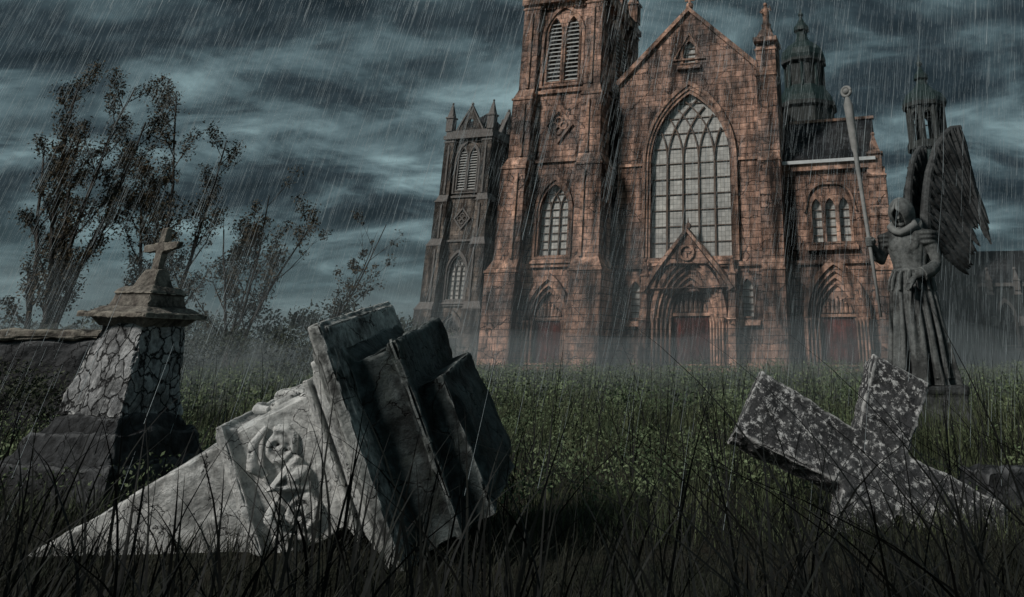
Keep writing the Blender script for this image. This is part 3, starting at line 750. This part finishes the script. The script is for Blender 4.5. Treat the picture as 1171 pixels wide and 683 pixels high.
body.tube([hc+Vector((-.045, -.08, .03)), hc+Vector((0, -.096, .034)), hc+Vector((.045, -.08, .03))], [.009, .011, .009], 8)
for sx in (-1, 1): body.ball(hc+Vector((sx*.03, -.082, .008)), .012, 8, 6)
body.tube([hc+Vector((-.025, -.085, -.058)), hc+Vector((0, -.094, -.056)), hc+Vector((.025, -.085, -.058))], [.005, .009, .005], 6)
body.ball(hc+Vector((0, -.07, -.095)), (.035, .03, .028), 10, 8)
MAT.pop()
body.tube([(0, .0, 1.48), (0, -.02, 1.56), (0, -.05, 1.62)], [.07, .062, .06], 12)
def arm(pts, rad):
    body.tube([Vector(p) for p in pts], rad, 14)
arm([(.13, .0, 1.43), (.21, .0, 1.40), (.265, .01, 1.26), (.285, .0, 1.13), (.25, -.10, 1.06), (.17, -.20, 1.01), (.135, -.245, .985)], [.07, .08, .066, .056, .054, .045, .032])
arm([(-.13, .0, 1.43), (-.21, .0, 1.41), (-.27, -.02, 1.29), (-.29, -.06, 1.19), (-.30, -.13, 1.22), (-.30, -.19, 1.30), (-.30, -.225, 1.335)], [.07, .08, .066, .056, .054, .044, .032])
body.tube([(.275, -.03, 1.10), (.25, -.10, 1.055), (.19, -.175, 1.015)], [.062, .068, .072], 14)
for z, r_ in ((1.425, .118), (1.385, .114), (1.34, .104)):
    for sx in (-1, 1): body.ball((sx*.222, .0, z), (r_*.85, r_*.95, .045), 18, 10)
for sx in (-1, 1): body.ball((sx*.075, -.10, 1.33), (.09, .05, .09), 16, 10)
wr = Vector((.135, -.245, .985)); hd = Vector((-.35, -.55, -.75)).normalized(); sdv = Vector((.85, -.5, 0)).normalized()
body.tube([wr, wr+hd*.035, wr+hd*.07, wr+hd*.095], [.028, .036, .04, .034], 12, .8)
for k, (o2, L_) in enumerate(((-.031, .068), (-.011, .08), (.011, .076), (.031, .058))):
    p0 = wr+hd*.085+sdv*o2; d1 = (hd+sdv*o2*3).normalized(); d2 = (hd+Vector((0, .1, -.5))).normalized(); d3 = (hd*.6+Vector((0, .5, -.8))).normalized()
    p1 = p0+d1*L_*.45; p2 = p1+d2*L_*.32; p3 = p2+d3*L_*.25
    body.tube([p0-d1*.02, p0, p1, p2, p3], [.0115, .0115, .0105, .0095, .007], 8)
tb = wr+hd*.03-sdv*.03; body.tube([tb, tb-sdv*.025+hd*.025, tb-sdv*.032+hd*.055, tb-sdv*.028+hd*.078], [.015, .013, .012, .008], 8)
hp = Vector((-.305, -.26, 1.36)); 
body.tube([Vector((-.30, -.225, 1.335)), hp+Vector((.03, .02, 0)), hp+Vector((.035, -.005, .03))], [.03, .036, .03], 10)
for k in range(4):
    zf = 1.322+k*.025; pts = []
    for j in range(6):
        a_ = .3-j*.85; pts.append((hp.x+.033*math.cos(a_), hp.y+.033*math.sin(a_), zf))
    body.tube(pts, [.0125, .0125, .012, .012, .011, .008], 8)
body.tube([hp+Vector((.03, .02, .02)), hp+Vector((.0, .036, .05)), hp+Vector((-.03, .02, .06))], [.014, .013, .009], 8)
bo = body.obj('robed_figure', M_angel, an)
rm = bo.modifiers.new('fuse', 'REMESH'); rm.mode = 'VOXEL'; rm.voxel_size = .014; rm.use_smooth_shade = True
MAT.append(MAT[-1] @ Matrix.Translation(hc) @ Matrix.Rotation(R(24), 4, 'X') @ Matrix.Translation(-hc))
hood = MB(); vs = []; fs = []; NU, NV = 32, 20
for i in range(NV+1):
    v_ = i/NV; ph = math.pi*(.02+.84*v_)
    for k in range(NU+1):
        op = .04+.42*smoothstep((v_-.28)/.25)
        op = float(op)
        th = -math.pi/2+op+(2*math.pi-2*op)*k/NU
        rr = .122+.008*math.sin(7*th)*v_+(.06*max(0, v_-.7))
        peak = .05*max(0, -math.sin(th))*max(0, 1-abs(v_-.3)*2.4)
        vs.append((hc.x+rr*math.sin(ph)*math.cos(th)*1.0, hc.y+.01+rr*1.12*math.sin(ph)*math.sin(th)-peak, hc.z+.01+.145*math.cos(ph)-peak*.2))
for i in range(NV):
    for k in range(NU):
        o = i*(NU+1)+k; fs.append((o, o+1, o+NU+2, o+NU+1))
hood.add(vs, fs)
ho = hood.obj('hood', M_angel, an, True); sm = ho.modifiers.new('thick', 'SOLIDIFY'); sm.thickness = .035; sm.offset = 0
MAT.pop()
hood2 = MB()
hood2.tube([(-.10, -.04, 1.57), (-.13, -.08, 1.51), (-.06, -.14, 1.46), (0, -.155, 1.44), (.06, -.14, 1.46), (.13, -.08, 1.51), (.10, -.04, 1.57)], [.03, .045, .04, .038, .04, .045, .03], 10)
hood2.tube([(-.12, .02, 1.56), (-.09, .10, 1.50), (0, .13, 1.49), (.09, .10, 1.50), (.12, .02, 1.56)], [.05, .06, .06, .06, .05], 10)
hood2.obj('hood_collar', M_angel, an, True)
st = MB(); top = Vector((-.50, -.10, 3.08))
md_ = Vector((-.305, -.26, 1.36)); dirv = (top-md_).normalized(); bot = md_-dirv*.75
L = lambda f: bot.lerp(top, f)
st.tube([L(0), L(.3), L(.55), L(.7), L(.72), L(.88), L(.93), L(.97)], [.014, .02, .023, .028, .042, .05, .054, .022], 12)
tc_ = L(1.0)
st.tube([tc_+Vector((.055*math.cos(k*.3927), 0, .055*math.sin(k*.3927))) for k in range(17)], [.018]*17, 8); st.ball(tc_, .04, 12, 8)
MAT.pop()
st.obj('staff', M_staff, an, True)
def wing(mb, M_, seed):
    random.seed(seed); MAT.append(M_)
    lead = [(0, 0), (.03, .25), (.10, .55), (.22, .84), (.38, 1.02), (.50, 1.04)]
    def lp(t):
        f = t*(len(lead)-1); i = min(int(f), len(lead)-2); u = f-i
        return Vector((lead[i][0]*(1-u)+lead[i+1][0]*u, 0, lead[i][1]*(1-u)+lead[i+1][1]*u))
    mb.tube([lp(k/12) for k in range(13)], [.055-.028*k/12 for k in range(13)], 10)
    rows = [(24, 1.0, .088, .03), (22, .66, .078, -.0), (20, .40, .068, -.025), (18, .22, .055, -.045)]
    for ri, (n, Lf, wf, yo) in enumerate(rows):
        for k in range(n):
            t = (k+.5)/n
            p0 = lp(t)
            d = Vector((.72*(1-t)+.10+random.gauss(0, .015), 0, -1)).normalized()
            LL = Lf*(.50+.62*t)*random.uniform(.9, 1.06)
            s_ = Vector((d.z, 0, -d.x))
            prof = [(0, .35), (.25, .85), (.6, 1), (.85, .8), (.96, .4), (1, .05)]
            vs = []; fs = []
            yk = yo+.0035*(k % 2)*4+.001*k
            for f, wv in prof:
                c_ = p0+d*LL*f+Vector((0, yk+.05*f*f, 0))+Vector((.08*f*f*(1 if ri == 0 else .5), 0, 0))
                vs += [c_-s_*wf*.5*wv, c_+Vector((0, -.02, 0)), c_+s_*wf*.5*wv, c_+Vector((0, .008, 0))]
            for j in range(len(prof)-1):
                for q_ in range(4): fs.append((j*4+q_, j*4+(q_+1) % 4, j*4+4+(q_+1) % 4, j*4+4+q_))
            fs += [(3, 2, 1, 0), (20, 21, 22, 23)]
            mb.add(vs, fs)
    MAT.pop()
wg = MB()
B0 = Matrix.Translation((0, 0, .97)) @ Matrix.Scale(S, 4)
wing(wg, B0 @ Matrix.Translation((.24, .12, 1.48)) @ Matrix.Rotation(R(8), 4, 'Z') @ Matrix.Scale(1.12, 4), 1)
wing(wg, B0 @ Matrix.Translation((.10, .26, 1.46)) @ Matrix.Rotation(R(40), 4, 'Z') @ Matrix.Scale(1.0, 4), 2)
wg.obj('wings', M_angeld, an)

# ------------------------------------------------------------------ rain
N = 50000
x = rng.uniform(-40, 26, N); y = 5.5+40*rng.random(N)**.75; z = rng.uniform(.2, 20, N)
L_ = rng.uniform(.25, .95, N); sl = np.array([-.17, .0, -1.0]); sl /= np.linalg.norm(sl)
w_ = rng.uniform(.0011, .0024, N)
P0 = np.stack([x, y, z], 1); P1 = P0+(sl+rng.normal(0, .012, (N, 3)))*L_[:, None]; V = np.zeros((N, 6, 3))
for k in range(3):
    a_ = k*2.094; off = np.stack([np.cos(a_)*w_, np.sin(a_)*w_, 0*w_], 1)
    V[:, k] = P0+off*.5; V[:, 3+k] = P1+off
b_ = (np.arange(N)*6)[:, None]
F = np.concatenate([b_+np.array([[k, (k+1) % 3, 3+(k+1) % 3, 3+k]]) for k in range(3)], 0)
t = NT('rain_water'); t.b.inputs['Base Color'].default_value = (.52, .60, .63, 1); t.b.inputs['Roughness'].default_value = .3
mesh_np('rain', V.reshape(-1, 3), F, t.m)

# ------------------------------------------------------------------ mist: low banks with a rolling upper surface
def mist(name, x0, x1, y0, y1, zb, h, hv, dens, sc, seed):
    nx_, ny_ = 60, 40; xs = np.linspace(x0, x1, nx_); ys = np.linspace(y0, y1, ny_); vs = []; fs = []
    for j, yv in enumerate(ys):
        for i, xv in enumerate(xs):
            e_ = min(1, min(j, ny_-1-j)/5, min(i, nx_-1-i)/4)
            zt = zb+.1+(h-zb+hv*noise.noise(Vector((xv*sc, yv*sc*.6, seed))))*(e_**.6)
            vs.append((xv, yv, zt))
    n0 = len(vs)
    for j, yv in enumerate(ys):
        for i, xv in enumerate(xs): vs.append((xv, yv, zb))
    for j in range(ny_-1):
        for i in range(nx_-1):
            o = j*nx_+i; fs.append((o, o+1, o+nx_+1, o+nx_)); fs.append((n0+o, n0+o+nx_, n0+o+nx_+1, n0+o+1))
    for i in range(nx_-1):
        fs.append((i, n0+i, n0+i+1, i+1)); o = (ny_-1)*nx_+i; fs.append((o, o+1, n0+o+1, n0+o))
    for j in range(ny_-1):
        o = j*nx_; fs.append((o, o+nx_, n0+o+nx_, n0+o)); o = j*nx_+nx_-1; fs.append((o, n0+o, n0+o+nx_, o+nx_))
    mb = MB(); mb.add(vs, fs)
    m = D.materials.new(name+'_vapour'); m.use_nodes = True; nt = m.node_tree; nt.nodes.clear()
    o = nt.nodes.new('ShaderNodeOutputMaterial'); v = nt.nodes.new('ShaderNodeVolumeScatter')
    v.inputs['Color'].default_value = (.80, .93, .97, 1); v.inputs['Density'].default_value = dens; v.inputs['Anisotropy'].default_value = .1
    nt.links.new(v.outputs[0], o.inputs['Volume']); return mb.obj(name, m, None, True)
mist('mist', -70, 60, 17, 120, -.5, 2.0, 1.8, .012, .11, 3.1)
mist('mist.001', -68, 58, 24, 118, -.45, 5.5, 5.0, .0055, .07, 8.3)

# ------------------------------------------------------------------ light + sky
sd_ = Vector((-.68, -.58, .62)).normalized()
sun = D.lights.new('sun', 'SUN'); sun.energy = 2.5; sun.angle = R(10); sun.color = (1, .955, .90)
so = D.objects.new('sun', sun); SC.collection.objects.link(so)
so.rotation_euler = sd_.to_track_quat('Z', 'Y').to_euler()
wd = D.worlds.new('World'); SC.world = wd; wd.use_nodes = True
nt = wd.node_tree; N_ = nt.nodes; Lk = nt.links; bg = N_['Background']
def nn(t, **kw):
    n = N_.new(t)
    for k, v in kw.items(): setattr(n, k, v)
    return n
sky = nn('ShaderNodeTexSky'); sky.sky_type = 'NISHITA'; sky.sun_disc = False
sky.sun_elevation = math.asin(sd_.z); sky.sun_rotation = math.atan2(sd_.x, sd_.y)
tc = nn('ShaderNodeTexCoord'); sp = nn('ShaderNodeSeparateXYZ'); Lk.new(tc.outputs['Generated'], sp.inputs[0])
mx = nn('ShaderNodeMath', operation='MAXIMUM'); Lk.new(sp.outputs[2], mx.inputs[0]); mx.inputs[1].default_value = 0
ad = nn('ShaderNodeMath', operation='ADD'); Lk.new(mx.outputs[0], ad.inputs[0]); ad.inputs[1].default_value = .22
dv = [nn('ShaderNodeMath', operation='DIVIDE') for _ in range(2)]
for i in range(2): Lk.new(sp.outputs[i], dv[i].inputs[0]); Lk.new(ad.outputs[0], dv[i].inputs[1])
cb = nn('ShaderNodeCombineXYZ'); Lk.new(dv[0].outputs[0], cb.inputs[0]); Lk.new(dv[1].outputs[0], cb.inputs[1])
mp = nn('ShaderNodeMapping'); mp.inputs['Rotation'].default_value = (0, 0, R(16)); mp.inputs['Scale'].default_value = (1.2, 1.6, 1); mp.inputs['Location'].default_value = (3.1, 6.4, 0)
Lk.new(cb.outputs[0], mp.inputs['Vector'])
def wn(scale, det, rough, dist):
    n = nn('ShaderNodeTexNoise'); n.inputs['Scale'].default_value = scale; n.inputs['Detail'].default_value = det
    n.inputs['Roughness'].default_value = rough; n.inputs['Distortion'].default_value = dist
    Lk.new(mp.outputs[0], n.inputs['Vector']); return n.outputs['Fac']
na = wn(.95, 3, .5, .1); nb = wn(2.6, 10, .62, .35)
ma = nn('ShaderNodeMath', operation='MULTIPLY'); Lk.new(na, ma.inputs[0]); ma.inputs[1].default_value = .45
mb_ = nn('ShaderNodeMath', operation='MULTIPLY_ADD'); Lk.new(nb, mb_.inputs[0]); mb_.inputs[1].default_value = .55; Lk.new(ma.outputs[0], mb_.inputs[2])
rp = nn('ShaderNodeValToRGB'); e = rp.color_ramp.elements
e[0].position = .40; e[0].color = (.012, .020, .024, 1); e[1].position = .62; e[1].color = (.23, .335, .355, 1)
for p_, c_ in ((.455, (.026, .040, .047)), (.49, (.046, .071, .080)), (.515, (.072, .110, .122)), (.55, (.110, .163, .178))):
    k = e.new(p_); k.color = (*c_, 1)
Lk.new(mb_.outputs[0], rp.inputs[0])
hz = nn('ShaderNodeMapRange'); hz.inputs['From Min'].default_value = 0; hz.inputs['From Max'].default_value = .15; hz.inputs['To Min'].default_value = .92; hz.inputs['To Max'].default_value = 0
Lk.new(mx.outputs[0], hz.inputs['Value'])
m1 = nn('ShaderNodeMix', data_type='RGBA'); Lk.new(hz.outputs[0], m1.inputs[0]); Lk.new(rp.outputs[0], m1.inputs[6]); m1.inputs[7].default_value = (.080, .132, .145, 1)
sc_ = nn('ShaderNodeVectorMath', operation='SCALE'); sc_.inputs[3].default_value = 10.0; Lk.new(m1.outputs[2], sc_.inputs[0])
m2 = nn('ShaderNodeMix', data_type='RGBA'); m2.inputs[0].default_value = .985; Lk.new(sky.outputs[0], m2.inputs[6]); Lk.new(sc_.outputs[0], m2.inputs[7])
Lk.new(m2.outputs[2], bg.inputs['Color']); bg.inputs['Strength'].default_value = .1

# ------------------------------------------------------------------ camera
cam = D.cameras.new('camera'); co = D.objects.new('camera', cam); SC.collection.objects.link(co)
co.location = (0, 0, 1.5); co.rotation_euler = (R(90+22), 0, 0)
cam.sensor_width = 36; cam.lens = 27.67; cam.shift_x = -.162; cam.shift_y = -.2566
cam.clip_start = .05; cam.clip_end = 3000
SC.camera = co
SC.view_settings.view_transform = 'Standard'; SC.view_settings.look = 'None'; SC.view_settings.exposure = 0
